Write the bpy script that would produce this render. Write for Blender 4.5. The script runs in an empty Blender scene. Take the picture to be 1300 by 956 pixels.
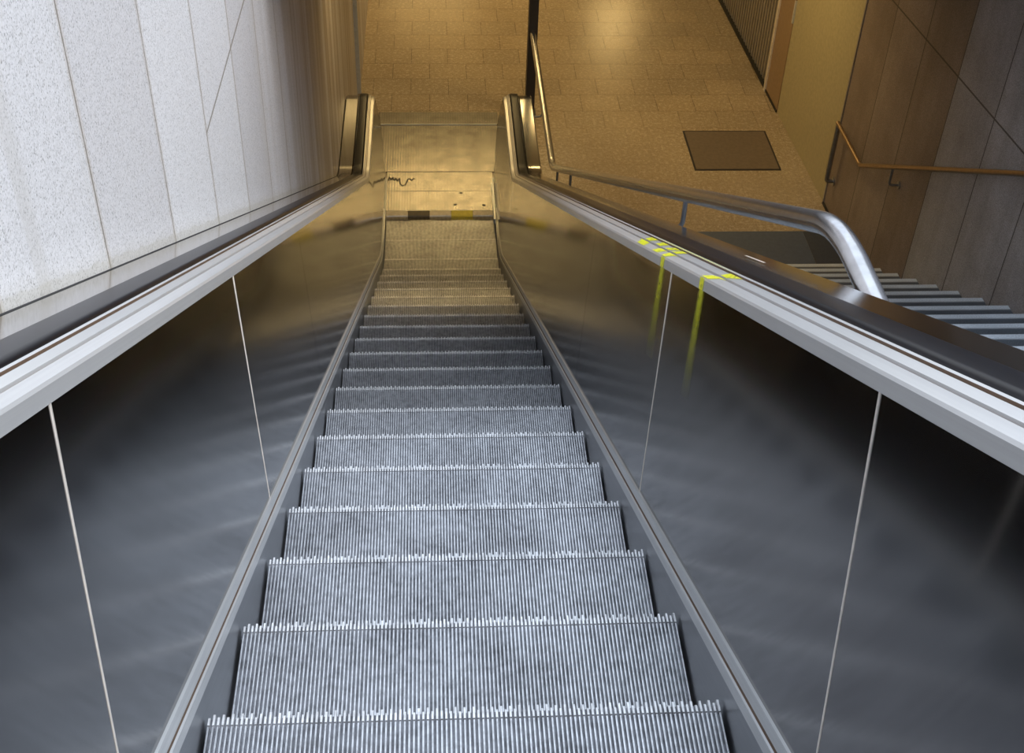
import bpy, bmesh, math, random
from mathutils import Vector, Matrix
random.seed(7)
sc = bpy.context.scene
COL = sc.collection
C30, S30, T30 = math.cos(math.pi/6), math.sin(math.pi/6), math.tan(math.pi/6)
H0 = 4.17                      # height of step edge number 0 above the lower floor
NOSE_END = 7.732; NR = 1.9     # where the step band runs level, and its bend radius

# ------------------------------------------------------------------ materials
def mat(name):
    m = bpy.data.materials.new(name); m.use_nodes = True
    nt = m.node_tree; b = nt.nodes['Principled BSDF']
    return m, nt, b
def N(nt, t, **kw):
    n = nt.nodes.new(t)
    for k, v in kw.items():
        if k.startswith('i_'): n.inputs[k[2:].replace('_', ' ')].default_value = v
        else: setattr(n, k, v)
    return n
def L(nt, a, b): nt.links.new(a, b)
def coords(nt, scale=(1,1,1), rot=(0,0,0), loc=(0,0,0)):
    tc = N(nt, 'ShaderNodeTexCoord'); mp = N(nt, 'ShaderNodeMapping')
    mp.inputs['Rotation'].default_value = rot; mp.inputs['Location'].default_value = loc
    L(nt, tc.outputs['Object'], mp.inputs['Vector'])
    m2 = N(nt, 'ShaderNodeMapping'); m2.inputs['Scale'].default_value = scale
    L(nt, mp.outputs['Vector'], m2.inputs['Vector']); return m2.outputs['Vector']
def noise(nt, vec, scale, detail=4, rough=.5):
    n = N(nt, 'ShaderNodeTexNoise'); n.inputs['Scale'].default_value = scale
    n.inputs['Detail'].default_value = detail; n.inputs['Roughness'].default_value = rough
    L(nt, vec, n.inputs['Vector']); return n.outputs['Fac']
def ramp(nt, fac, stops):
    r = N(nt, 'ShaderNodeValToRGB'); e = r.color_ramp.elements
    while len(e) < len(stops): e.new(.5)
    for el, (p, c) in zip(e, stops):
        el.position = p; el.color = (c[0], c[1], c[2], 1) if not isinstance(c, (int, float)) else (c, c, c, 1)
    L(nt, fac, r.inputs['Fac']); return r.outputs['Color']
def mix(nt, fac, a, b, mode='MIX'):
    m = N(nt, 'ShaderNodeMix', data_type='RGBA', blend_type=mode)
    for inp, v in ((m.inputs[0], fac), (m.inputs[6], a), (m.inputs[7], b)):
        if isinstance(v, (int, float)): inp.default_value = v
        elif isinstance(v, tuple): inp.default_value = (*v[:3], 1)
        else: L(nt, v, inp)
    return m.outputs[2]
def math_(nt, op, a, b=None, c=None, clamp=False):
    m = N(nt, 'ShaderNodeMath', operation=op, use_clamp=clamp)
    for i, v in enumerate((a, b, c)):
        if v is None: continue
        if isinstance(v, (int, float)): m.inputs[i].default_value = v
        else: L(nt, v, m.inputs[i])
    return m.outputs[0]
def sep(nt, vec):
    s = N(nt, 'ShaderNodeSeparateXYZ'); L(nt, vec, s.inputs[0]); return s.outputs
def bump(nt, b, h, strength, dist=.001):
    n = N(nt, 'ShaderNodeBump'); n.inputs['Strength'].default_value = strength; n.inputs['Distance'].default_value = dist
    L(nt, h, n.inputs['Height']); L(nt, n.outputs['Normal'], b.inputs['Normal'])
def simple(name, col, rough=.5, metal=0., spec=None):
    m, nt, b = mat(name)
    b.inputs['Base Color'].default_value = (*col, 1); b.inputs['Roughness'].default_value = rough; b.inputs['Metallic'].default_value = metal
    v = coords(nt); f = noise(nt, v, 30, 3)
    L(nt, ramp(nt, f, [(.3, tuple(c*.88 for c in col)), (.7, tuple(min(1, c*1.08) for c in col))]), b.inputs['Base Color'])
    return m
def near(nt, x, at, w):        # 1 where |x-at| < w
    d = math_(nt, 'ABSOLUTE', math_(nt, 'SUBTRACT', x, at)); return math_(nt, 'LESS_THAN', d, w)

def brushed(name, col, rough, brush_scale=(2, 2, 200), rot=(0,0,0), wave=0.0, dirt=.12, streak=.15, metal=1., rv=.5, bs=.25):
    m, nt, b = mat(name)
    b.inputs['Metallic'].default_value = metal
    v = coords(nt, brush_scale, rot); f = noise(nt, v, 1.0, 3, .6)
    o = coords(nt); g = noise(nt, o, 2.3, 5, .6); g2 = noise(nt, o, 14, 4, .6)
    c = ramp(nt, g, [(.35, tuple(x*(1-dirt) for x in col)), (.65, col)])
    c = mix(nt, streak, c, ramp(nt, f, [(.3, tuple(x*.7 for x in col)), (.7, tuple(min(1, x*1.25) for x in col))]))
    L(nt, c, b.inputs['Base Color'])
    b.inputs['Roughness'].default_value=rough
    h = math_(nt, 'MULTIPLY', f, .25)
    if wave: h = math_(nt, 'ADD', h, math_(nt, 'MULTIPLY', noise(nt, o, 3.2, 2), wave))
    if bs: bump(nt, b, h, bs, .0006)
    return m

def pale_granite():
    m, nt, b = mat('pale_granite')
    o = coords(nt); x, y, z = sep(nt, o)
    sp = noise(nt, o, 190, 2, .6); sp2 = noise(nt, o, 80, 3, .6)
    c = ramp(nt, sp, [(.32, (.36, .36, .37)), (.41, (.80, .80, .81)), (.6, (.92, .92, .94)), (.75, (.97, .97, 1.0))])
    c = mix(nt, .35, c, ramp(nt, sp2, [(.32, (.62, .61, .60)), (.5, (.93, .93, .95))]), 'MULTIPLY')
    # slab number and tint
    u = math_(nt, 'DIVIDE', math_(nt, 'SUBTRACT', y, .053), .703)
    k = math_(nt, 'FLOOR', u); w = N(nt, 'ShaderNodeTexWhiteNoise', noise_dimensions='1D'); L(nt, k, w.inputs['W'])
    c = mix(nt, 1.0, c, ramp(nt, w.outputs['Value'], [(0, (.86, .85, .85)), (1, (1, 1, 1))]), 'MULTIPLY')
    # brown-grey water streaks that widen towards the lower end
    sv = coords(nt, (1, 5.5, .16)); st = noise(nt, sv, 1.0, 5, .65)
    far = math_(nt, 'MULTIPLY_ADD', y, .38, -1.15, clamp=True)
    c = mix(nt, math_(nt, 'MULTIPLY', far, .9), c, mix(nt, 1.0, c, ramp(nt, st, [(.36, (.26, .21, .19)), (.5, (.52, .47, .46)), (.62, (.72, .72, .78))]), 'MULTIPLY'))
    sv2 = coords(nt, (1, 9, .1)); st2 = noise(nt, sv2, 1.0, 3, .6)
    c = mix(nt, ramp(nt, st2, [(.60, 0.), (.70, .35)]), c, (.60, .58, .55))
    # joints
    fr = math_(nt, 'FRACT', u); wob = math_(nt, 'MULTIPLY', noise(nt, o, 40, 2), .006)
    jd = math_(nt, 'MINIMUM', fr, math_(nt, 'SUBTRACT', 1.0, fr))
    j = math_(nt, 'LESS_THAN', math_(nt, 'ADD', jd, wob), .0095)
    jr = math_(nt, 'LESS_THAN', math_(nt, 'ADD', jd, wob), .03)
    hl = math_(nt, 'SUBTRACT', math_(nt, 'SUBTRACT', z, 4.20), math_(nt, 'MULTIPLY', math_(nt, 'SUBTRACT', y, 2.8), -.02))
    hj = math_(nt, 'LESS_THAN', math_(nt, 'ABSOLUTE', hl), .006)
    hj = math_(nt, 'MULTIPLY', hj, math_(nt, 'GREATER_THAN', y, 2.16))
    j = math_(nt, 'MAXIMUM', j, hj)
    c = mix(nt, math_(nt, 'MULTIPLY', jr, .25), c, (.50, .42, .34))
    c = mix(nt, math_(nt, 'MULTIPLY', j, .8), c, (.22, .19, .15))
    # moss and grime along the foot of the wall, above the escalator deck
    n = math_(nt, 'SUBTRACT', math_(nt, 'MULTIPLY_ADD', y, T30, z), H0 + .905)
    gr = math_(nt, 'ADD', n, math_(nt, 'MULTIPLY', noise(nt, o, 9, 4), -.04))
    g = ramp(nt, gr, [(.0, .36), (.006, .14), (.04, 0.)])
    c = mix(nt, g, c, (.40, .37, .27))
    L(nt, c, b.inputs['Base Color']); b.inputs['Roughness'].default_value = .42
    bump(nt, b, math_(nt, 'SUBTRACT', sp, math_(nt, 'MULTIPLY', j, 2.)), .3, .002)
    return m

def dark_granite():
    m, nt, b = mat('grey_brown_granite')
    o = coords(nt); x, y, z = sep(nt, o)
    sp = noise(nt, o, 170, 3, .7); cl = noise(nt, o, 2.2, 4, .6)
    c = ramp(nt, sp, [(.32, (.17, .165, .165)), (.5, (.33, .32, .315)), (.7, (.50, .49, .49))])
    u = math_(nt, 'DIVIDE', math_(nt, 'SUBTRACT', y, .51), .70)
    k = math_(nt, 'FLOOR', u); w = N(nt, 'ShaderNodeTexWhiteNoise', noise_dimensions='1D'); L(nt, math_(nt, 'ADD', k, 3.3), w.inputs['W'])
    up = math_(nt, 'GREATER_THAN', z, 2.42)
    t = ramp(nt, w.outputs['Value'], [(0, (.80, .76, .73)), (.5, (.95, .93, .92)), (1, (1.05, 1.05, 1.06))])
    c = mix(nt, 1.0, c, t, 'MULTIPLY')
    c = mix(nt, 1.0, c, ramp(nt, cl, [(.3, (.78, .76, .75)), (.7, (1.1, 1.1, 1.1))]), 'MULTIPLY')
    sv = coords(nt, (1, 7, .2)); st = noise(nt, sv, 1.0, 4, .6)
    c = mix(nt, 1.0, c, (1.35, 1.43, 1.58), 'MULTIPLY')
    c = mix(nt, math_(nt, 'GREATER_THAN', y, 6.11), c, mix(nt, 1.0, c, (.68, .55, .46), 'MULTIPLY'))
    c = mix(nt, .22, c, mix(nt, 1.0, c, ramp(nt, st, [(.35, (.5, .46, .44)), (.6, (1.1, 1.1, 1.1))]), 'MULTIPLY'))
    fr = math_(nt, 'FRACT', u)
    jd = math_(nt, 'MINIMUM', fr, math_(nt, 'SUBTRACT', 1.0, fr))
    j = math_(nt, 'LESS_THAN', jd, .009)
    hl = math_(nt, 'SUBTRACT', z, math_(nt, 'MULTIPLY_ADD', y, -.0728, 2.846))
    j = math_(nt, 'MAXIMUM', j, math_(nt, 'LESS_THAN', math_(nt, 'ABSOLUTE', hl), .007))
    c = mix(nt, math_(nt, 'MULTIPLY', j, .85), c, (.035, .03, .028))
    L(nt, c, b.inputs['Base Color']); b.inputs['Roughness'].default_value = .5
    bump(nt, b, math_(nt, 'SUBTRACT', sp, math_(nt, 'MULTIPLY', j, 2.)), .3, .002)
    return m

def floor_tiles():
    m, nt, b = mat('speckled_floor_tiles')
    o = coords(nt)
    y_ = sep(nt, o)[1]
    mp = coords(nt, (1, 1, 1), (0, 0, 0), (-.11 + .2025, -.24, 0))
    br = N(nt, 'ShaderNodeTexBrick'); L(nt, mp, br.inputs['Vector'])
    br.inputs['Scale'].default_value = 1; br.inputs['Mortar Size'].default_value = .0045; br.inputs['Mortar Smooth'].default_value = .1
    br.inputs['Brick Width'].default_value = .405; br.inputs['Row Height'].default_value = .36; br.inputs['Bias'].default_value = 0
    br.inputs['Color1'].default_value = (.92, .92, .92, 1); br.inputs['Color2'].default_value = (1.05, 1.03, 1.0, 1); br.inputs['Mortar'].default_value = (.42, .38, .34, 1)
    sp = noise(nt, o, 85, 3, .7); big = noise(nt, o, .9, 4, .6); mid = noise(nt, o, 28, 4, .65)
    c = ramp(nt, sp, [(.30, (.21, .155, .10)), (.48, (.40, .33, .24)), (.68, (.58, .50, .39))])
    c = mix(nt, 1.0, c, ramp(nt, mid, [(.3, (.78, .76, .74)), (.7, (1.12, 1.12, 1.12))]), 'MULTIPLY')
    c = mix(nt, 1.0, c, ramp(nt, big, [(.3, (.80, .78, .76)), (.7, (1.05, 1.05, 1.05))]), 'MULTIPLY')
    c = mix(nt, ramp(nt, math_(nt, 'MULTIPLY', y_, .1), [(.94, .25), (1.04, .9)]), c, mix(nt, 1.0, c, br.outputs['Color'], 'MULTIPLY'))
    L(nt, c, b.inputs['Base Color'])
    L(nt, math_(nt, 'MULTIPLY_ADD', mid, .2, .16), b.inputs['Roughness'])
    bump(nt, b, math_(nt, 'ADD', math_(nt, 'MULTIPLY', br.outputs['Fac'], -1.5), math_(nt, 'MULTIPLY', sp, .15)), .2, .002)
    return m

def stair_stone():
    m, nt, b = mat('edge_shaded_stair_granite')
    o = coords(nt); x, y, z = sep(nt, o)      # object origin = middle of the step edge
    sp = noise(nt, coords(nt), 160, 3, .7)
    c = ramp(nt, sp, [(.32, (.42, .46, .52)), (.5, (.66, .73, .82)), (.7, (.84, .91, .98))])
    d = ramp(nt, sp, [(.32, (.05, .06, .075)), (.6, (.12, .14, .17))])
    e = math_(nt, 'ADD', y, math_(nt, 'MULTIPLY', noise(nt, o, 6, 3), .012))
    s = ramp(nt, math_(nt, 'MULTIPLY_ADD', e, 1., 1.), [(.955, 1.), (.972, 0.)])  # dark stone behind the edge, with contact shade put into its colour
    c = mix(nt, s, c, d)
    c = mix(nt, 1.0, c, ramp(nt, noise(nt, o, 2.5, 4), [(.3, (.8, .8, .8)), (.7, (1.08, 1.08, 1.08))]), 'MULTIPLY')
    L(nt, c, b.inputs['Base Color']); b.inputs['Roughness'].default_value = .6
    return m

def step_metal(name, lo, hi, metal, rough):
    m, nt, b = mat(name)
    tc = N(nt, 'ShaderNodeTexCoord'); oi = N(nt, 'ShaderNodeObjectInfo')
    off = N(nt, 'ShaderNodeVectorMath', operation='SCALE'); cx = N(nt, 'ShaderNodeCombineXYZ')
    L(nt, oi.outputs['Random'], cx.inputs[0]); L(nt, oi.outputs['Random'], cx.inputs[1]); L(nt, cx.outputs[0], off.inputs[0]); off.inputs['Scale'].default_value = 37
    ad = N(nt, 'ShaderNodeVectorMath', operation='ADD'); L(nt, tc.outputs['Object'], ad.inputs[0]); L(nt, off.outputs[0], ad.inputs[1])
    g = noise(nt, ad.outputs[0], 5, 5, .65); g2 = noise(nt, ad.outputs[0], 45, 3, .6)
    c = ramp(nt, g, [(.32, lo), (.60, hi)])
    c = mix(nt, .5, c, ramp(nt, g2, [(.35, tuple(v*.6 for v in lo)), (.6, hi)]))
    L(nt, c, b.inputs['Base Color']); b.inputs['Metallic'].default_value = metal
    L(nt, math_(nt, 'MULTIPLY_ADD', g, -.2, rough+.1), b.inputs['Roughness'])
    return m

def plate_metal():
    m, nt, b = mat('ribbed_plate_metal')
    o = coords(nt); x, y, z = sep(nt, o)
    b.inputs['Metallic'].default_value = .9
    r = math_(nt, 'SINE', math_(nt, 'MULTIPLY', x, 2*math.pi/.0255))
    q = math_(nt, 'SINE', math_(nt, 'MULTIPLY', y, 2*math.pi/.05))
    h = math_(nt, 'ADD', math_(nt, 'MULTIPLY', r, .8), math_(nt, 'MULTIPLY', math_(nt, 'MULTIPLY', r, q), .5))
    g = noise(nt, o, 7, 4, .6)
    c = ramp(nt, g, [(.3, (.21, .20, .185)), (.7, (.34, .33, .31))])
    c = mix(nt, ramp(nt, h, [(.0, .30), (.9, 0.)]), c, (.12, .11, .10))
    L(nt, c, b.inputs['Base Color']); b.inputs['Roughness'].default_value = .27
    bump(nt, b, h, .25, .001)
    return m

M = {}
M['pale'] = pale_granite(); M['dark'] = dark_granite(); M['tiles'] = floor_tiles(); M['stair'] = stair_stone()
PR = (math.radians(30), 0, 0)
M['panel'] = brushed('brushed_steel_panel', (.255, .252, .255), .10, (1, 160, 3), PR, wave=0, streak=.04, dirt=.02, rv=.06, bs=0)
_nt = M['panel'].node_tree; _b = _nt.nodes['Principled BSDF']; _b.inputs['Anisotropic'].default_value = 1.0
_c = N(_nt, 'ShaderNodeCombineXYZ'); _c.inputs[1].default_value = S30; _c.inputs[2].default_value = C30; L(_nt, _c.outputs[0], _b.inputs['Tangent'])
M['deck'] = brushed('satin_aluminium_deck', (.70, .705, .715), .27, (120, .6, 120), PR, dirt=.05, streak=.15, metal=.42, rv=.1, bs=0)
M['cover'] = brushed('stainless_outer_deck', (.50, .49, .48), .13, (120, .8, 120), PR, dirt=.06, streak=.12, rv=.1, bs=0)
M['skirt'] = brushed('grey_skirt_metal', (.36, .37, .39), .34, (1, 3, 120), PR)
M['strip'] = brushed('light_skirt_strip', (.66, .68, .70), .32, (120, .8, 120), PR, dirt=.10, streak=.25, metal=.45, rv=.2, bs=0)
M['cleat'] = step_metal('aluminium_cleats', (.42, .43, .46), (.66, .68, .72), .85, .34)
M['tip'] = step_metal('worn_step_edge', (.60, .61, .64), (.86, .88, .92), .45, .34)
M['groove'] = step_metal('dirty_grooves', (.12, .122, .14), (.26, .268, .30), .7, .46)
M['plate'] = plate_metal()
M['rail'] = simple('satin_stainless_tube', (.62, .62, .63), .24, 1.)
M['brown_tube'] = simple('reflected_brown_tube', (.36, .25, .16), .30, .9)  # brown reflected from the wall is put into the tube colour
M['steel'] = simple('grey_steel', (.30, .30, .31), .35, .9)
M['trim'] = simple('light_grey_painted_trim', (.50, .53, .58), .45)
M['rubber'] = simple('black_handrail_rubber', (.006, .0065, .010), .30)
M['rubber'].node_tree.nodes['Principled BSDF'].inputs['Specular IOR Level'].default_value = .24
M['black'] = simple('black_gap', (.012, .012, .012), .6)
M['rust'] = simple('rusty_groove', (.16, .10, .065), .6, .2)
M['seam'] = simple('cream_joint_strip', (.82, .76, .70), .35, .3)
M['door'] = simple('mustard_painted_metal', (.43, .38, .235), .42)
M['frame'] = simple('brown_frame_metal', (.30, .20, .12), .45)
M['post'] = simple('dark_painted_steel', (.030, .027, .032), .45, .2)
M['shutter'] = simple('grey_beige_shutter_metal', (.36, .33, .30), .38, .5)
M['ceil'] = simple('cream_ceiling_paint', (.62, .58, .50), .7)
M['shade_slope'] = simple('dark_shade_slope_concrete', (.13, .125, .12), .85)  # for the added slope; dark so that far treads reflect little
M['concrete'] = simple('grey_concrete', (.36, .35, .34), .8)
M['slate'] = simple('dark_blue_slate', (.07, .095, .155), .5)
M['slate2'] = simple('darker_blue_slate', (.040, .052, .085), .5)
M['hatch'] = simple('hatch_cover_metal', (.20, .16, .13), .42, .35)
M['combsilver'] = simple('silver_comb_segment', (.66, .62, .56), .35, .6)
M['combdark'] = simple('dark_comb_segment', (.12, .105, .085), .4, .5)
M['combyellow'] = simple('yellow_comb_segment', (.80, .70, .10), .4, .1)
M['ink'] = simple('black_marker', (.03, .025, .02), .6)
M['scuff'] = simple('pale_scratch', (.62, .55, .45), .5)
def paint_mat(name, fade):
    m, nt, b = mat(name)
    b.inputs['Base Color'].default_value = (.80, .80, .02, 1); b.inputs['Roughness'].default_value = .4
    tc = N(nt, 'ShaderNodeTexCoord'); o = tc.outputs['Object']
    f = noise(nt, o, 60, 3); a = ramp(nt, f, [(.28, .5), (.5, 1.)])
    uv = N(nt, 'ShaderNodeUVMap'); u = sep(nt, uv.outputs[0])
    ex = math_(nt, 'SUBTRACT', 1.0, math_(nt, 'ABSOLUTE', math_(nt, 'MULTIPLY_ADD', u[0], 2., -1.)))
    ex = math_(nt, 'MULTIPLY', ex, 2.6 if not fade else 1.5, clamp=True)
    a = math_(nt, 'MULTIPLY', a, ex)
    if fade: a = math_(nt, 'MULTIPLY', a, math_(nt, 'POWER', math_(nt, 'SUBTRACT', 1., u[1], clamp=True), 1.3))
    a = math_(nt, 'MULTIPLY', a, .6 if fade else .95)
    L(nt, a, b.inputs['Alpha']); return m
M['paint'] = paint_mat('yellow_spray_paint', False); M['faint_yellow'] = paint_mat('faded_yellow_paint_and_reflection', True)  # the second serves the ridge line and the painted reflection on the panel

# ------------------------------------------------------------------ mesh helpers
def link(name, me, parent=None):
    o = bpy.data.objects.new(name, me); COL.objects.link(o)
    if parent: o.parent = parent
    return o
def obj(name, verts, faces, mats, parent=None, fm=None, smooth=False, uvs=None):
    me = bpy.data.meshes.new(name); me.from_pydata([tuple(v) for v in verts], [], faces)
    if not isinstance(mats, (list, tuple)): mats = [mats]
    for m in mats: me.materials.append(m)
    if fm: me.polygons.foreach_set('material_index', fm)
    if uvs:
        ul = me.uv_layers.new(name='UVMap')
        for p in me.polygons:
            for li in p.loop_indices: ul.data[li].uv = uvs[me.loops[li].vertex_index]
    bm = bmesh.new(); bm.from_mesh(me); bmesh.ops.recalc_face_normals(bm, faces=bm.faces); bm.to_mesh(me); bm.free()
    if smooth: me.polygons.foreach_set('use_smooth', [True]*len(me.polygons))
    me.update(); o = link(name, me, parent)
    return o
class G:
    def __init__(s): s.v = []; s.f = []; s.m = []
    def box(s, x0, x1, y0, y1, z0, z1, mi=0):
        b = len(s.v); s.v += [(x, y, z) for x in (x0, x1) for y in (y0, y1) for z in (z0, z1)]
        for f in ((0,1,3,2), (4,6,7,5), (0,4,5,1), (2,3,7,6), (0,2,6,4), (1,5,7,3)): s.f.append(tuple(b+i for i in f)); s.m.append(mi)
        return s
    def prism(s, poly, x0, x1, mi=0):       # poly in (y,z), extruded along x
        b = len(s.v); n = len(poly)
        s.v += [(x0, y, z) for y, z in poly] + [(x1, y, z) for y, z in poly]
        s.f.append(tuple(b+i for i in range(n))[::-1]); s.m.append(mi)
        s.f.append(tuple(b+n+i for i in range(n))); s.m.append(mi)
        for i in range(n):
            j = (i+1) % n; s.f.append((b+i, b+j, b+n+j, b+n+i)); s.m.append(mi)
        return s
    def tube(s, pts, r, seg=14, mi=0, caps=True):
        pts = [Vector(p) for p in pts]; rings = []
        up = None
        for i, p in enumerate(pts):
            d = (pts[min(i+1, len(pts)-1)] - pts[max(i-1, 0)]).normalized()
            if up is None:
                up = d.orthogonal().normalized()
            up = (up - d*up.dot(d)).normalized(); w = d.cross(up)
            b = len(s.v); s.v += [tuple(p + (up*math.cos(a)+w*math.sin(a))*r) for a in [2*math.pi*k/seg for k in range(seg)]]
            rings.append(b)
        for a, b in zip(rings, rings[1:]):
            for k in range(seg):
                k2 = (k+1) % seg; s.f.append((a+k, a+k2, b+k2, b+k)); s.m.append(mi)
        if caps:
            s.f.append(tuple(rings[0]+k for k in range(seg))[::-1]); s.m.append(mi)
            s.f.append(tuple(rings[-1]+k for k in range(seg))); s.m.append(mi)
        return s
    def build(s, name, mats, parent=None, smooth=False):
        return obj(name, s.v, s.f, mats, parent, s.m, smooth)
def smooth_by_angle(o, deg=35):
    me = o.data; bm = bmesh.new(); bm.from_mesh(me)
    for e in bm.edges:
        e.smooth = not (len(e.link_faces) == 2 and e.calc_face_angle(0) > math.radians(deg))
    for f in bm.faces: f.smooth = True
    bm.to_mesh(me); bm.free(); return o
def fillet(pts, r, n=6):
    pts = [Vector(p) for p in pts]; out = [pts[0]]
    for a, b, c in zip(pts, pts[1:], pts[2:]):
        u = (a-b).normalized(); v = (c-b).normalized(); k = min(r, (a-b).length*.45, (c-b).length*.45)
        p, q = b+u*k, b+v*k
        for i in range(n+1):
            t = i/n; out.append(p*(1-t)**2 + b*2*t*(1-t) + q*t*t)
    out.append(pts[-1]); return out
def thing(name, label, cat, loc=(0,0,0), group=None):
    o = bpy.data.objects.new(name, None); COL.objects.link(o); o.location = loc; o.empty_display_size = .2
    o['label'] = label; o['category'] = cat
    if group: o['group'] = group
    return o
def structure(o, label=None):
    o['kind'] = 'structure'
    if label: o['label'] = label
    return o
def rebase(o, root):           # geometry was given in world coordinates; keep it there under a moved root
    o.parent = root; o.matrix_parent_inverse = Matrix.Translation(-Vector(root.location))
    return o

# ------------------------------------------------------------------ curves of the escalator
SLO = -5.6                     # upper end, along the slope (behind the camera)
def nose(y):
    if y < NOSE_END - NR*S30: return H0 - T30*y
    if y < NOSE_END: return NR - math.sqrt(NR*NR - (y-NOSE_END)**2)
    return 0.
def low_frames(n, y_end=8.6, s0=SLO):
    """frames of the step line offset by n, as (y, z)"""
    out = []; ya = NOSE_END - NR*S30
    s1 = ya/C30
    k = 44
    for i in range(k+1):
        s = s0 + (s1-s0)*i/k; out.append((s*C30 + n*S30, H0 - s*S30 + n*C30))
    for i in range(1, 11):
        a = math.radians(30)*(1-i/10); out.append((NOSE_END - (NR-n)*math.sin(a), NR - (NR-n)*math.cos(a)))
    out.append((y_end, n)); return out
NREF, ZREF, RD, YN, RN = .80, .89, .65, 8.60, .36
def deck_frames(s0=SLO, newel=True, s_end=None):
    """(y, z, ny, nz) along the deck line at n = NREF"""
    out = []
    smeet = (H0 + NREF*C30 - ZREF)/S30; t = RD*math.tan(math.radians(15)); s1 = smeet - t
    if s_end is not None: s1 = min(s1, s_end)
    k = 1
    for i in range(k+1):
        s = s0 + (s1-s0)*i/k; out.append((s*C30 + NREF*S30, H0 - s*S30 + NREF*C30, S30, C30))
    if s_end is not None: return out
    ym = smeet*C30 + NREF*S30; yc = ym + t
    for i in range(1, 11):
        a = math.radians(30)*(1-i/10); out.append((yc - RD*math.sin(a), ZREF + RD - RD*math.cos(a), math.sin(a), math.cos(a)))
    out.append((YN, ZREF, 0, 1))
    if newel:
        for i in range(1, 25):
            a = math.pi*i/24; out.append((YN + RN*math.sin(a), ZREF - RN + RN*math.cos(a), math.sin(a), math.cos(a)))
        out.append((YN - .10, ZREF - 2*RN, 0, -1))
    return out
def sweep(name, profile, frames, side, mats, parent, closed=False, seg_mats=None, caps=False):
    v, f, m = [], [], []; n = len(profile)
    for (y, z, ny, nz) in frames:
        for (x, h) in profile: d = h-NREF; v.append((side*x, y+ny*d, z+nz*d))
    for i in range(len(frames)-1):
        for j in range(n if closed else n-1):
            j2 = (j+1) % n; a, b = i*n, (i+1)*n
            f.append((a+j, a+j2, b+j2, b+j)); m.append(seg_mats[j] if seg_mats else 0)
    if caps and closed:
        f.append(tuple(range(n))); m.append(0); f.append(tuple((len(frames)-1)*n+j for j in range(n))[::-1]); m.append(0)
    o = obj(name, v, f, mats, parent, m); return smooth_by_angle(o, 28)

# ------------------------------------------------------------------ the escalator
esc = thing('escalator', 'long descending escalator with grooved metal steps, steel balustrades and black handrails', 'escalator', (0, 9.9, 0))
def E(o): return rebase(o, esc)

# one grooved step; origin in the middle of its front edge
PITCH = 1.004/112
def step_meshes():
    g = G(); W = .502
    # body: floor of the grooves, and the curved riser below it
    body = [(-.42, -.0105), (-.004, -.0105), (0, -.02), (-.002, -.06), (-.014, -.14), (-.035, -.235), (-.06, -.235), (-.06, -.05), (-.42, -.05)]
    g.prism(body, -W, W, 1)
    tread = G(); tread.v, tread.f, tread.m = g.v, g.f, g.m
    for k in range(112):
        x = -W + PITCH*(k+.5); w = .0017
        tread.box(x-w, x+w, -.405, -.0265, -.011, 0, 0)
        tip = (.004 if k % 2 else -.004) + random.uniform(-.002, .002)
        w2 = .0021
        tread.prism([(-.0235, -.011), (-.0235, .0006), (tip-.003, .0006), (tip, -.003), (tip-.002, -.011)], x-w2, x+w2, 2)
    r = G()
    for k in range(112):
        x = -W + PITCH*(k+.5); w = .0018
        r.prism([(-.003, -.0105), (.004, -.022), (.002, -.06), (-.010, -.14), (-.031, -.233), (-.036, -.233), (-.016, -.14), (-.004, -.06)], x-w, x+w, 0)
    return tread, r
tr, rs = step_meshes()
tread0 = tr.build('step', [M['cleat'], M['groove'], M['tip']]); riser0 = rs.build('riser', [M['cleat']])
riser0.parent = tread0
YS = 9.9
def place_step(o, k):
    o.parent = esc; o.location = (0, .4*k - YS, nose(.4*k) - (.012 if k > 17 else 0))
for i, k in enumerate(range(-7, 22)):
    if i == 0: o = tread0
    else:
        o = tread0.copy(); COL.objects.link(o); c = riser0.copy(); COL.objects.link(c); c.parent = o
    place_step(o, k)

KL = .127
def panel_x(n): return .52 + KL*(n-.105)
def xlow(y, z): return y
DF = deck_frames(newel=False)
def face_curve():                       # (y,z) of the lower edge of the deck face n=.738, by slope position
    pass
def incl(s, n): return (s*C30 + n*S30, H0 - s*S30 + n*C30)
TOPN = .742
SEAMS = [-5.6, -4.30, -2.65, -1.0, .65, 2.30, 3.95, 5.60, 7.25]
S_T = 7.70
def pair(u):
    """u <= S_T: slope position. above: 0..1 fraction of the level part"""
    if u <= S_T: return incl(u, .105), incl(u, TOPN)
    t = (u - S_T)
    lo = low_frames(.105); hi = [(y + ny*(TOPN-NREF), z + nz*(TOPN-NREF)) for y, z, ny, nz in DF]
    def walk(c, start, t):
        c = [start] + [p for p in c if p[0] > start[0] + 1e-4]
        ln = [0]
        for a, b in zip(c, c[1:]): ln.append(ln[-1] + math.dist(a, b))
        q = t*ln[-1]
        for i in range(len(c)-1):
            if q <= ln[i+1] + 1e-9:
                w = (q-ln[i])/(ln[i+1]-ln[i]); return (c[i][0]*(1-w)+c[i+1][0]*w, c[i][1]*(1-w)+c[i+1][1]*w)
        return c[-1]
    return walk(lo, incl(S_T, .105), t), walk(hi, incl(S_T, TOPN), t)
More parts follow.
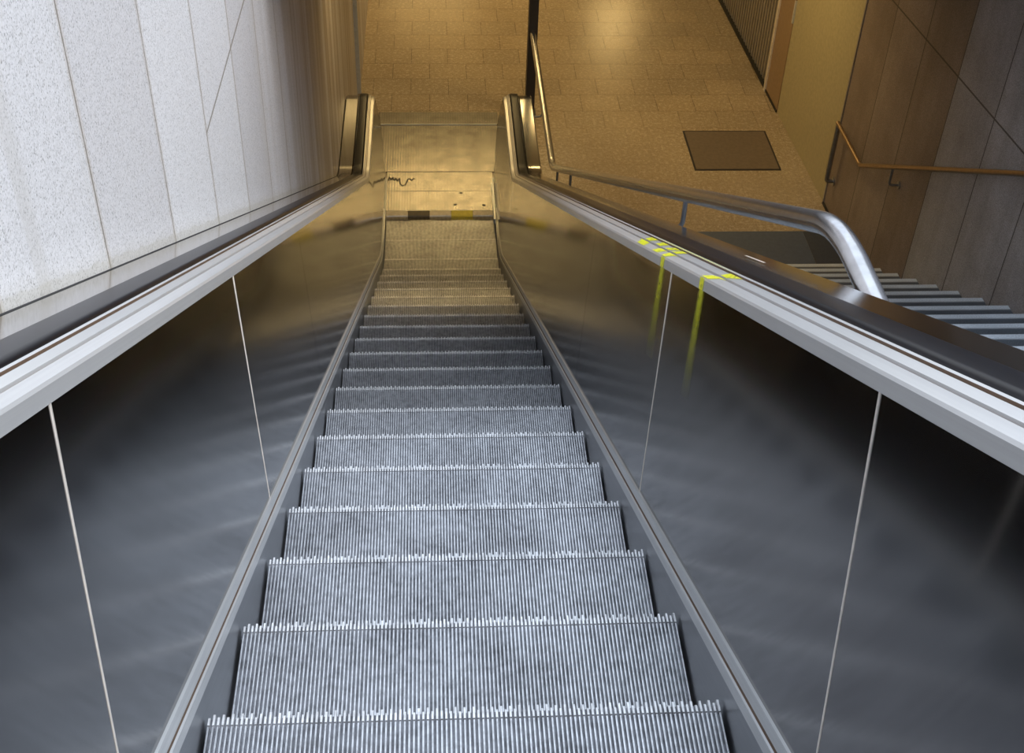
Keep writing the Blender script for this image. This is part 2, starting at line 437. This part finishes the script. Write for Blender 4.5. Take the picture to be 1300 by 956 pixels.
def panel_part(us, side):
    v, f = [], []; R = 6
    for u in us:
        lo, hi = pair(u)
        for j in range(R+1):
            t = j/R; v.append((side*(.52 + (.6015-.52)*t), lo[0]*(1-t)+hi[0]*t, lo[1]*(1-t)+hi[1]*t))
    nb = len(v)
    v += [(x + side*.012, y, z) for x, y, z in v]
    n = len(us)
    for b in (0, nb):
        for i in range(n-1):
            for j in range(R):
                a = b + i*(R+1)+j; f.append((a, a+1, a+R+2, a+R+1))
    for i in (0, n-1):
        for j in range(R): a = i*(R+1)+j; f.append((a, a+1, nb+a+1, nb+a))
    for j in (0, R):
        for i in range(n-1): a = i*(R+1)+j; f.append((a, a+R+1, nb+a+R+1, nb+a))
    return v, f
for side in (-1, 1):
    word = 'left' if side < 0 else 'right'
    # balustrade panels between the joints
    for a, b in zip(SEAMS, SEAMS[1:]):
        g = .0018; us = [a+g + (b-a-2*g)*i/6 for i in range(7)]
        v, f = panel_part(us, side); E(smooth_by_angle(obj('balustrade_panel', v, f, M['panel'])))
    us = [7.2518 + (S_T-7.2518)*i/2 for i in range(3)] + [S_T + (i+1)/16 for i in range(16)]
    v, f = panel_part(us, side); E(smooth_by_angle(obj('balustrade_panel', v, f, M['panel'])))
    # pale strips covering the joints
    for s in SEAMS[1:5]:
        v = []
        for n in (.105, TOPN):
            y, z = incl(s, n); x = panel_x(n)
            for ds, dx in ((-.0026, -.001), (.0026, -.001), (.0026, .008), (-.0026, .008)):
                v.append((side*(x+dx), y+ds*C30, z-ds*S30))
        E(obj('joint_strip', v, [(0,1,2,3), (4,5,6,7)] + [(i, (i+1) % 4, 4+(i+1) % 4, 4+i) for i in range(4)], M['seam']))
    # rounded end of the balustrade
    poly = [(YN, ZREF-2*RN+.03)] 
    arc = []
    for i in range(25):
        a = math.pi*(1-i/24); r = RN - (NREF-TOPN); arc.append((YN + r*math.sin(a), ZREF-RN + r*math.cos(a)))
    lo, hi = pair(S_T+1)
    v = []; f = []
    ring = [(YN, .105)] + arc
    for (y, z) in ring: v.append((side*(.52 + .128*max(0, z-.105)), y, z))
    n = len(ring); v += [(side*.66, y, z) for (y, z) in ring]
    f.append(tuple(range(n))); f.append(tuple(range(n, 2*n))[::-1])
    f += [(i, (i+1) % n, n+(i+1) % n, n+i) for i in range(n)]
    E(smooth_by_angle(obj('newel_panel', v, f, M['panel'])))
    # inner deck: lit front face, sloping top, ridges
    prof = [(.598, .734), (.6005, .760), (.6045, .765), (.622, .7705), (.6275, .7715), (.6285, .7700), (.6305, .7700), (.6315, .7755),
            (.646, .7835), (.6465, .782), (.648, .782), (.6485, .7880), (.6535, .7900), (.6555, .786), (.656, .755)]
    sm = [0]*14; sm[4] = sm[5] = 1; sm[9] = sm[10] = 1
    E(sweep('inner_deck', prof, deck_frames(), side, [M['deck'], M['rust']], None, seg_mats=sm))
    # guide below the handrail
    gp = [(.656, .755), (.668, .770), (.728, .770), (.742, .755)]
    E(sweep('handrail_guide', gp, deck_frames(), side, M['black'], None))
    # handrail, a flattened C
    hp = []
    cx0, cx1, h0, h1, r = .6605, .738, .766, .796, .0145
    for cx, ch, a0 in ((cx1-r, h1-r, 90), (cx1-r, h0+r, 0), (cx0+r, h0+r, -90), (cx0+r, h1-r, 180)):
        for i in range(6):
            a = math.radians(a0 - 90*i/5); hp.append((cx + r*math.cos(a), ch + r*math.sin(a)))
    fr = deck_frames()[:-1]
    E(sweep('handrail', hp, fr, side, M['rubber'], None, closed=True, caps=True))
    # outer deck
    op = [(.742, .760), (.744, .777), (.750, .781), (.852, .7795), (.861, .7735), (.8635, .762), (.8635, .69)]
    E(sweep('outer_deck', op, deck_frames(), side, M['cover'], None))
    # dark seal where the outer deck meets the wall
    if side < 0: E(sweep('wall_seal', [(.8615, .765), (.8612, .7775), (.8660, .7790), (.8660, .765)], deck_frames(newel=False), side, M['black'], None, closed=True))
    # skirt and its two light strips
    yz_t = low_frames(.056, 8.55); v = []; f = []
    for (y, z) in yz_t: v += [(side*.5075, y, z), (side*.5075, y, z-.42), (side*.53, y, z-.42), (side*.53, y, z)]
    for i in range(len(yz_t)-1):
        a = 4*i
        for j in range(4): f.append((a+j, a+(j+1) % 4, a+4+(j+1) % 4, a+4+j))
    f += [(0,1,2,3), tuple(len(v)-4+i for i in (3,2,1,0))]
    E(obj('skirt_panel', v, f, M['skirt']))
    def low_sweep(name, prof, mt, y_end=7.93):
        rows = [low_frames(n, y_end) for x, n in prof]; v = []; f = []; k = len(prof)
        for i in range(len(rows[0])):
            for j, (x, n) in enumerate(prof): v.append((side*x, rows[j][i][0], rows[j][i][1]))
        for i in range(len(rows[0])-1):
            for j in range(k): f.append((i*k+j, i*k+(j+1) % k, (i+1)*k+(j+1) % k, (i+1)*k+j))
        f += [tuple(range(k)), tuple(len(v)-1-j for j in range(k))]
        return E(obj(name, v, f, mt))
    low_sweep('skirt_strip', [(.5045, .053), (.5065, .076), (.515, .078), (.515, .053)], M['strip'])
    low_sweep('skirt_strip', [(.5110, .086), (.5145, .110), (.524, .110), (.522, .086)], M['strip'])
    low_sweep('strip_groove', [(.5105, .074), (.5125, .088), (.523, .088), (.521, .074)], M['rust'])
    # cladding
    v, f = [], []
    df = deck_frames(newel=False)
    for (y, z, ny, nz) in df:
        for x in (.8625, .846): v += [(side*x, y, z-.06), (side*x, y, max(-.0, z-1.6 if y < 7.0 else 0.))]
    for i in range(len(df)-1):
        a = 4*i; f += [(a, a+1, a+5, a+4), (a+2, a+3, a+7, a+6), (a, a+2, a+6, a+4), (a+1, a+3, a+7, a+5)]
    f += [(0, 1, 3, 2), (len(v)-4, len(v)-3, len(v)-1, len(v)-2)]
    E(obj('outer_cladding', v, f, M['cover']))
    # newel outer side
    v = []; f = []
    ring = [(YN, ZREF-2*RN+.02)] + [(YN + .33*math.sin(math.pi*(1-i/20)), ZREF-RN + .33*math.cos(math.pi*(1-i/20))) for i in range(21)] + [(YN-.3, ZREF-.06), (YN-.3, .0), (YN+.02, .0)]
    ring = ring[1:]
    n = len(ring); v = [(side*.655, y, z) for y, z in ring] + [(side*.862, y, z) for y, z in ring]
    f = [tuple(range(n)), tuple(range(n, 2*n))[::-1]] + [(i, (i+1) % n, n+(i+1) % n, n+i) for i in range(n)]
    E(obj('newel_housing', v, f, M['cover']))

# the bright upright brush holder at the right end of the skirt
g = G(); g.box(.490, .5065, 7.80, 8.42, .022, .075); E(g.build('skirt_end_strip', M['strip']))

# combs, comb plate and floor plates
cm = ['combsilver', 'combdark', 'combsilver', 'combyellow', 'combsilver']
for i in range(5):
    x0 = -.504 + .2016*i; g = G()
    g.prism([(7.955, .002), (7.96, .010), (8.03, .018), (8.03, -.01), (7.96, -.01)], x0+.0015, x0+.2001)
    nt_ = 22
    for k in range(nt_):
        x = x0 + .2016*(k+.5)/nt_; g.prism([(7.915, -.006), (7.958, .008), (7.958, -.01)], x-.0022, x+.0022)
    E(g.build('comb_segment', M[cm[i]]))
def plate(name, x, y0, y1, z1=.016, ribs=True):
    g = G(); g.box(-x, x, y0, y1, -.01, z1-.003)
    if ribs:
        n = int(2*x/.018)
        for k in range(n):
            xx = -x + 2*x*(k+.5)/n; g.box(xx-.005, xx+.005, y0+.004, y1-.004, z1-.004, z1)
    return E(g.build(name, M['plate']))
plate('comb_plate', .512, 8.032, 8.366, .019); plate('floor_plate', .512, 8.372, 8.72)
plate('floor_plate', .60, 8.726, 9.64); plate('floor_plate', .615, 9.65, 9.905, .018)
for side in (-1, 1):
    g = G(); g.box(min(side*.515, side*.68), max(side*.515, side*.68), 8.95 if side > 0 else 9.64, 9.905, -.005, .014)
    if side < 0: E(g.build('plate_frame', M['cover']))
g = G(); g.box(-.60, .60, 9.641, 9.649, .0, .022); E(g.build('plate_joint_strip', M['strip']))
# handwritten scrawl on the floor plate
pts = [(-.50, 8.56), (-.485, 8.63), (-.47, 8.57), (-.455, 8.625), (-.44, 8.56), (-.425, 8.61), (-.41, 8.55), (-.39, 8.60), (-.38, 8.50), (-.36, 8.47), (-.33, 8.49), (-.31, 8.58), (-.29, 8.60), (-.27, 8.56), (-.255, 8.60), (-.24, 8.585)]
g = G()
for a, b in zip(pts, pts[1:]):
    d = Vector((b[0]-a[0], b[1]-a[1])).normalized(); w = Vector((-d.y, d.x))*.006; i = len(g.v)
    g.v += [(a[0]+w.x, a[1]+w.y, .0168), (a[0]-w.x, a[1]-w.y, .0168), (b[0]-w.x, b[1]-w.y, .0168), (b[0]+w.x, b[1]+w.y, .0168)]
    g.f.append((i, i+1, i+2, i+3)); g.m.append(0)
sg = E(g.build('marker_scrawl', M['ink'])); sg['label'] = 'dark handwritten scrawl'
# small dark spots on the comb plate
for x, y in ((.20, 8.335), (.14, 8.13), (.41, 8.12)):
    g = G(); i = len(g.v); g.v += [(x+.018*math.cos(a), y+.012*math.sin(a), .0198) for a in [k*math.pi/4 for k in range(8)]]; g.f.append(tuple(range(i, i+8))); g.m.append(0)
    E(g.build('dirt_spot', M['ink']))

# yellow spray paint over the right inner deck
def paint(polys, name, m, lab=None):
    v, f, uv = [], [], []
    for q in polys:                                # q: rows of (x, n, s0, s1)
        for j, (x, n, a, b) in enumerate(q):
            i = len(v)
            for s, u in ((a, 0.), (b, 1.)):
                y, z = incl(s, n); v.append((x, y, z)); uv.append((u, j/(len(q)-1)))
            if j: f.append((i-2, i-1, i+1, i))
    o = E(obj(name, v, f, m, uvs=uv)); 
    if lab: o['label'] = lab
    return o
B = lambda a, b, c, d: [(.6045, .7662, a, b), (.622, .7717, (a+c)/2, (b+d)/2), (.6275, .7727, c, d)]
Cc = lambda a, b, c, d: [(.6315, .7767, a, b), (.646, .7847, c, d)]
PAINT_MARKS = True
STAINS = []
# (B polygons, C polygons) measured along the slope
marks_c = [(1.185, 1.30, 1.11, 1.25), (1.00, 1.10, .93, 1.05), (.86, .95, .76, .86), (.74, .83, .66, .75), (.12, .20, .02, .16)]
marks_b = [(1.14, 1.29, 1.16, 1.36), (.90, 1.01, .86, .98), (.77, .84, .70, .84), (.20, .29, .10, .20)]
marks_f = [(.76, .82, .75, .82), (.225, .28, .22, .28)]
for m_ in marks_c: paint([Cc(*m_)], 'paint_stain', M['paint'], 'fluorescent yellow paint smear')
for m_ in marks_b: paint([B(*m_)], 'paint_stain', M['paint'], 'fluorescent yellow paint smear')
for a, b, c, d in marks_f: paint([[(.5965, .735, a, b), (.6000, .7655, c, d)]], 'paint_stain', M['paint'], 'yellow paint run over the deck edge')
paint([[(.6475+.001, .789, .05, 1.25), (.6535, .7912, .05, 1.25)]], 'paint_stain', M['faint_yellow'], 'thin yellow line along the ridge')
def faint_yellow(a, b, n1, slant):  # stretched reflection of the deck paint, coloured onto the panel
    rows = []
    for j in range(7):
        t = j/6; n = .735 - (.735-n1)*t; w = (b-a)*(1+.6*t); c = (a+b)/2 + slant*t
        rows.append((panel_x(n)-.0012, n, c-w/2, c+w/2))
    return rows
paint([faint_yellow(.745, .83, .47, .02)], 'paint_reflection', M['faint_yellow'], 'faint yellow paint reflection coloured onto the dark panel')
paint([faint_yellow(.215, .285, .46, .02)], 'paint_reflection', M['faint_yellow'], 'faint yellow paint reflection coloured onto the dark panel')
# a pale scratch on the right outer deck
y0, z0 = incl(.52, .785)
g = G(); v = []
for s, x in ((.40, .79), (.40, .797), (.60, .797), (.60, .79)):
    y, z = incl(s, .7848); v.append((x, y, z))
E(obj('scratch', v, [(0, 1, 2, 3)], M['scuff']))

# ------------------------------------------------------------------ setting
XW = 3.69
g = G(); g.box(.53, 4.6, 6.6, 24, -.25, 0); g.box(-1.2, -.53, 7.2, 24, -.25, 0); g.box(-.53, .53, 8.03, 24, -.25, 0)
fl = structure(g.build('floor', M['tiles']), 'speckled brown tiled floor of the underpass')
g = G(); g.box(-1.25, -.8665, -6.0, 10.36, -.25, 7.8); g.box(-1.25, -.835, 10.36, 24, -.25, 3.2); wl = structure(g.build('wall_left', M['pale']), 'tall pale granite wall beside the escalator')
g = G(); g.box(-.90, -.825, 10.33, 10.37, 0, 2.95); structure(g.build('trim_1', M['trim']), 'slim steel corner trim at the end of the pale granite wall')
# right wall: straight beside the stairs, then turning in slightly
def wx(y): return XW if y < 7.7 else XW - .037*(y-7.7)
SEG = [(-6.0, 7.7), (7.7, 8.36)]
g = G()
def wallseg(g, y0, y1, z0, z1, t=.4, off=0.):
    a, b = wx(y0)+off, wx(y1)+off; i = len(g.v)
    g.v += [(a, y0, z0), (b, y1, z0), (b, y1, z1), (a, y0, z1), (a+t, y0, z0), (b+t, y1, z0), (b+t, y1, z1), (a+t, y0, z1)]
    for f in ((0,1,2,3), (4,5,6,7), (0,1,5,4), (3,2,6,7), (0,3,7,4), (1,2,6,5)): g.f.append(tuple(i+k for k in f)); g.m.append(0)
    return g
DY0, DY1 = 8.16, 9.93
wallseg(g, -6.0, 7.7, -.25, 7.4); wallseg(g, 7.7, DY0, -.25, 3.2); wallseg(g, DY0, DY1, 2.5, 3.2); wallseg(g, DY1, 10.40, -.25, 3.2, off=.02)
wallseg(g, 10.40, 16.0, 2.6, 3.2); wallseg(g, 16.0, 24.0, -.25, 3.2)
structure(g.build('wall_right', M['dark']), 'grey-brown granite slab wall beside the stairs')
g = G(); wallseg(g, 7.7, DY0, 0, .0, .01)
g = G(); wallseg(g, 7.0, DY0, 0, .025, .012, -.012); wallseg(g, DY1, 10.4, 0, .03, .012, -.012)
structure(g.build('baseboard_right', M['black']), 'thin dark joint along the foot of the right wall')
d = G(); wallseg(d, DY0, DY1, 0.0, 2.5, .05, .004)
door = structure(d.build('door_1', M['door']), 'mustard yellow metal door in the right wall')
g = G(); wallseg(g, DY1-.006, DY1+.018, 1.02, 1.26, .02, -.014)
h = g.build('door_hinge', M['strip']); h.parent = door
g = G(); wallseg(g, DY1+.0, 10.40, .0, 2.6, .04, -.004)
fr_ = g.build('door_frame', M['frame']); fr_.parent = door
g = G(); wallseg(g, DY0-.012, DY0+.012, .0, 2.5, .03, -.010); ed = g.build('door_edge', M['shutter']); ed.parent = door
# ribbed roller shutter
g = G(); wallseg(g, 10.44, 16.0, .03, 2.6, .03, .05)
y = 10.46
while y < 15.98:
    wallseg(g, y, y+.045, .03, 2.6, .03, .022); y += .09
sh = g.build('ribbed_shutter', M['shutter']); 
shr = thing('metal_shutter', 'grey ribbed metal shutter in the right wall beyond the yellow door', 'shutter', (wx(13)+.03, 13, 0))
rebase(sh, shr)
g = G(); wallseg(g, 10.395, 10.44, 0, 2.6, .06, -.02); rebase(g.build('side_rail', M['seam']), shr)
g = G(); wallseg(g, 10.44, 16.0, 0, .03, .05, -.01); rebase(g.build('bottom_rail', M['black']), shr)
g = G(); g.box(-1.3, 4.6, 24, 24.3, -.25, 3.2); structure(g.build('wall_back', M['ceil']), 'far end wall of the underpass')
# ceiling slab over the underpass with an added front slope that cuts the daylight
g = G(); g.prism([(3.9, 4.30), (6.9, 2.97), (6.9, 3.4), (3.9, 4.8)], -.87, 3.70); structure(g.build('added_shade_slope', M['shade_slope']), 'unseen slope added above the stairs to shade the lower steps')
g = G(); g.box(-1.25, 4.6, 6.9, 24.3, 2.97, 3.4)
structure(g.build('ceiling', M['ceil']), 'low cream ceiling over the foot of the escalator')
# upper ground slab behind the camera, and an added pit slab against light from below
g = G(); g.box(-.9, .9, -7.5, -4.75, 6.6, 6.95); g.box(-.95, .9, -7.5, 9.0, -.75, -.6); structure(g.build('floor_upper_and_pit', M['concrete']), 'upper floor at the head of the escalator, and an unseen pit slab added under the steps')

# ------------------------------------------------------------------ staircase
NS = 19; SY, SR, SG = 6.89, .2, .345
st = thing('staircase', 'granite staircase with light edges and contact shade coloured into its treads, beside the escalator', 'staircase', (2.28, SY, 0))
g = G(); W2 = 1.405
g.prism([(0, 0), (0.004, -.012), (0.0, -.035), (-.012, -.04), (-.012, -.2), (-.40, -.2), (-.40, 0)], -W2, W2)
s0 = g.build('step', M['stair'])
for k in range(1, NS+1):
    o = s0 if k == 1 else s0.copy()
    if k > 1: COL.objects.link(o)
    o.parent = st; o.location = (0, -SG*(k-1), SR*k)
g = G(); g.box(-W2, W2, -6.5, -SG*(NS-1)-.30, SR*NS-.2, SR*NS-.001); lo = g.build('landing', M['concrete']); lo.parent = st; lo.location = (0, 0, 0)
g = G(); g.prism([(-.35, 0), (-SG*NS-.3, SR*NS-.2), (-SG*NS-.3, SR*NS-.45), (-.9, 0)], -W2, W2); u = g.build('stringer', M['concrete']); u.parent = st
th = thing('stone_threshold', 'dark blue-grey stone strip on the floor at the foot of the staircase', 'threshold', (2.28, 7.29, 0))
g = G(); g.box(.885, 3.36, 6.885, 7.68, -.001, .006); rebase(g.build('stone_slab', M['slate']), th)
g = G(); g.box(3.364, 3.685, 6.885, 7.68, -.001, .006); q = rebase(g.build('stone_slab', M['slate2']), th); q['label'] = 'darker stone slab'

# hatch
ht = thing('floor_hatch', 'rectangular grey-brown metal hatch cover set in the tiled floor', 'hatch', (2.96, 9.14, 0))
g = G(); g.box(2.545, 3.38, 8.775, 9.515, .0, .008); rebase(g.build('cover_plate', M['hatch']), ht)
g = G()
for a in ((2.527, 3.398, 8.757, 8.775), (2.527, 3.398, 9.515, 9.533), (2.527, 2.545, 8.775, 9.515), (3.38, 3.398, 8.775, 9.515)): g.box(*a, .0, .006)
rebase(g.build('frame', M['post']), ht)

# dark steel column
co = thing('steel_column', 'slim dark steel column standing on the tiles behind the right newel', 'column', (.955, 9.93, 0))
g = G(); g.box(.907, 1.0, 9.86, 9.99, .0, 2.97); rebase(g.build('shaft', M['post']), co)
g = G(); g.box(.887, 1.02, 9.84, 10.01, .0, .012); rebase(g.build('base_plate', M['post']), co)

# ------------------------------------------------------------------ stair rail on the escalator side
XR = .95; ZL = .935
def rail_z(y):  # along the slope
    return ZL + (7.29-y)*.5848
rl = thing('stair_handrail', 'thick satin stainless tube handrail between the escalator and the stairs', 'handrail', (XR, 7.35, 0))
YT = .69
path = [(XR, 9.86, ZL), (XR, 7.29, ZL), (XR, YT, rail_z(YT)), (XR, -3.6, rail_z(YT))]
g = G(); g.tube([p for p in fillet(path, .16, 8)], .030, 20)
rebase(smooth_by_angle(g.build('rail', M['rail'])), rl)
for y in (8.45, 6.92, 6.05, 4.68 - .0, 2.35, .4, -1.6):
    z = ZL if y > 7.35 else (rail_z(y) if y > YT else rail_z(YT))
    if y == 4.68: continue
    g = G(); g.tube(fillet([(XR, y, z-.02), (XR, y, z-.16), (.864, y, z-.16)], .04, 6), .0095, 12)
    rebase(smooth_by_angle(g.build('bracket', M['steel'])), rl)
# wall handrail
XH = 3.605
wr = thing('wall_handrail', 'slim handrail coloured brown like the wall it reflects, fixed to the granite wall above the stairs', 'handrail', (XH, 7.35, 0))
ZH = ZL
def rz(y): return ZH + .01 + (7.30-y)*.5848
g = G()
p = fillet([(XH, 8.05, ZH), (XH, 7.30, ZH+.01), (XH, 1.0, rz(1.0))], .03, 5)
g.tube(p, .0195, 16); rebase(smooth_by_angle(g.build('rail', M['brown_tube'])), wr)
g = G(); g.tube(fillet([(XH, 8.03, ZH-.002), (XH, 8.03, .33), (wx(8.03), 8.03, .33)], .05, 8), .0195, 16)
rebase(smooth_by_angle(g.build('end_return', M['steel'])), wr)
def rosette(y, z, r=.035):
    g = G(); x = wx(y); g.tube([(x-.008, y, z), (x+.002, y, z)], r, 20); return rebase(g.build('rosette', M['steel']), wr)
rosette(8.03, .33, .04)
for y in (6.62, 4.2, 2.4):
    z = rz(y); g = G(); g.tube(fillet([(XH, y, z-.015), (XH, y, z-.17), (XW, y, z-.17)], .035, 6), .011, 12)
    rebase(smooth_by_angle(g.build('bracket', M['steel'])), wr); rosette(y, z-.17, .03)

# ------------------------------------------------------------------ lamps in the underpass ceiling
def lamp(x, y, lx, ly, power, label):
    t = thing('ceiling_lamp', label, 'lamp', (x, y, 2.97))
    g = G(); g.box(-lx/2-.03, lx/2+.03, -ly/2-.03, ly/2+.03, -.03, 0); h = g.build('housing', M['ceil']); h.parent = t
    ld = bpy.data.lights.new('lamp_light', 'AREA'); ld.shape = 'RECTANGLE'; ld.size = lx; ld.size_y = ly; ld.energy = power; ld.color = (1.0, .69, .27)
    lo = bpy.data.objects.new('lamp_light', ld); COL.objects.link(lo); lo.parent = t; lo.location = (0, 0, -.034)
lamp(.2, 7.6, 2.4, .10, 16, 'first warm lamp tube under the ceiling edge')
lamp(.4, 12.7, 2.4, .25, 62, 'warm lamp tube over the lower landing')
lamp(2.3, 9.2, .9, .5, 32, 'added unseen lamp that brightens the floor by the hatch')  # added fill lamp, brightens the floor and right wall
lamp(3.1, 18.2, .8, .5, 46, 'warm square lamp far along the underpass')
lamp(-.1, 20.0, 1.6, .9, 40, 'warm wide lamp far along the underpass')

# ------------------------------------------------------------------ daylight
w = bpy.data.worlds.new('World'); sc.world = w; w.use_nodes = True; nt = w.node_tree
bg = nt.nodes['Background']
tc = N(nt, 'ShaderNodeTexCoord'); s = sep(nt, tc.outputs['Generated'])
L(nt, ramp(nt, math_(nt, 'MULTIPLY_ADD', s[2], .5, .5), [(.45, (.42, .43, .46)), (.6, (.74, .83, .98)), (1., (.80, .90, 1.0))]), bg.inputs['Color'])
bg.inputs['Strength'].default_value = 1.7
sd = bpy.data.lights.new('sun', 'SUN'); sd.energy = 3.0; sd.angle = math.radians(50); sd.color = (1, .98, .96)
so = bpy.data.objects.new('sun', sd); COL.objects.link(so)
so.rotation_euler = Vector((.50, -.38, .78)).to_track_quat('Z', 'Y').to_euler()
so.location = (5, -5, 12)

# ------------------------------------------------------------------ camera
cam = bpy.data.cameras.new('Camera'); co_ = bpy.data.objects.new('Camera', cam); COL.objects.link(co_); sc.camera = co_
yaw, pitch, roll = 0.07787505253866236, 0.6842970905143118, 0.03878080948383987
fw = Vector((math.sin(yaw)*math.cos(pitch), math.cos(yaw)*math.cos(pitch), -math.sin(pitch)))
r0 = Vector((math.cos(yaw), -math.sin(yaw), 0)); u0 = r0.cross(fw)
rr = r0*math.cos(roll) + u0*math.sin(roll); uu = -r0*math.sin(roll) + u0*math.cos(roll)
mw = Matrix((rr, uu, -fw)).transposed().to_4x4(); mw.translation = Vector((-0.0528, -1.8553, 2.3491+H0))
co_.matrix_world = mw
cam.sensor_fit = 'HORIZONTAL'; cam.sensor_width = 36; cam.lens = 1596.377/1300*36
cam.shift_y = -(478-433.5)/1300
cam.clip_start = .02; cam.clip_end = 200
vs = sc.view_settings; vs.view_transform = 'Standard'; vs.look = 'None'; vs.gamma = 1; vs.use_curve_mapping = False; vs.exposure = 0
sc.cycles.max_bounces = 10; sc.cycles.glossy_bounces = 8; sc.cycles.diffuse_bounces = 4
sc.cycles.sample_clamp_indirect = 3; sc.cycles.blur_glossy = 1.0; sc.cycles.use_denoising = True
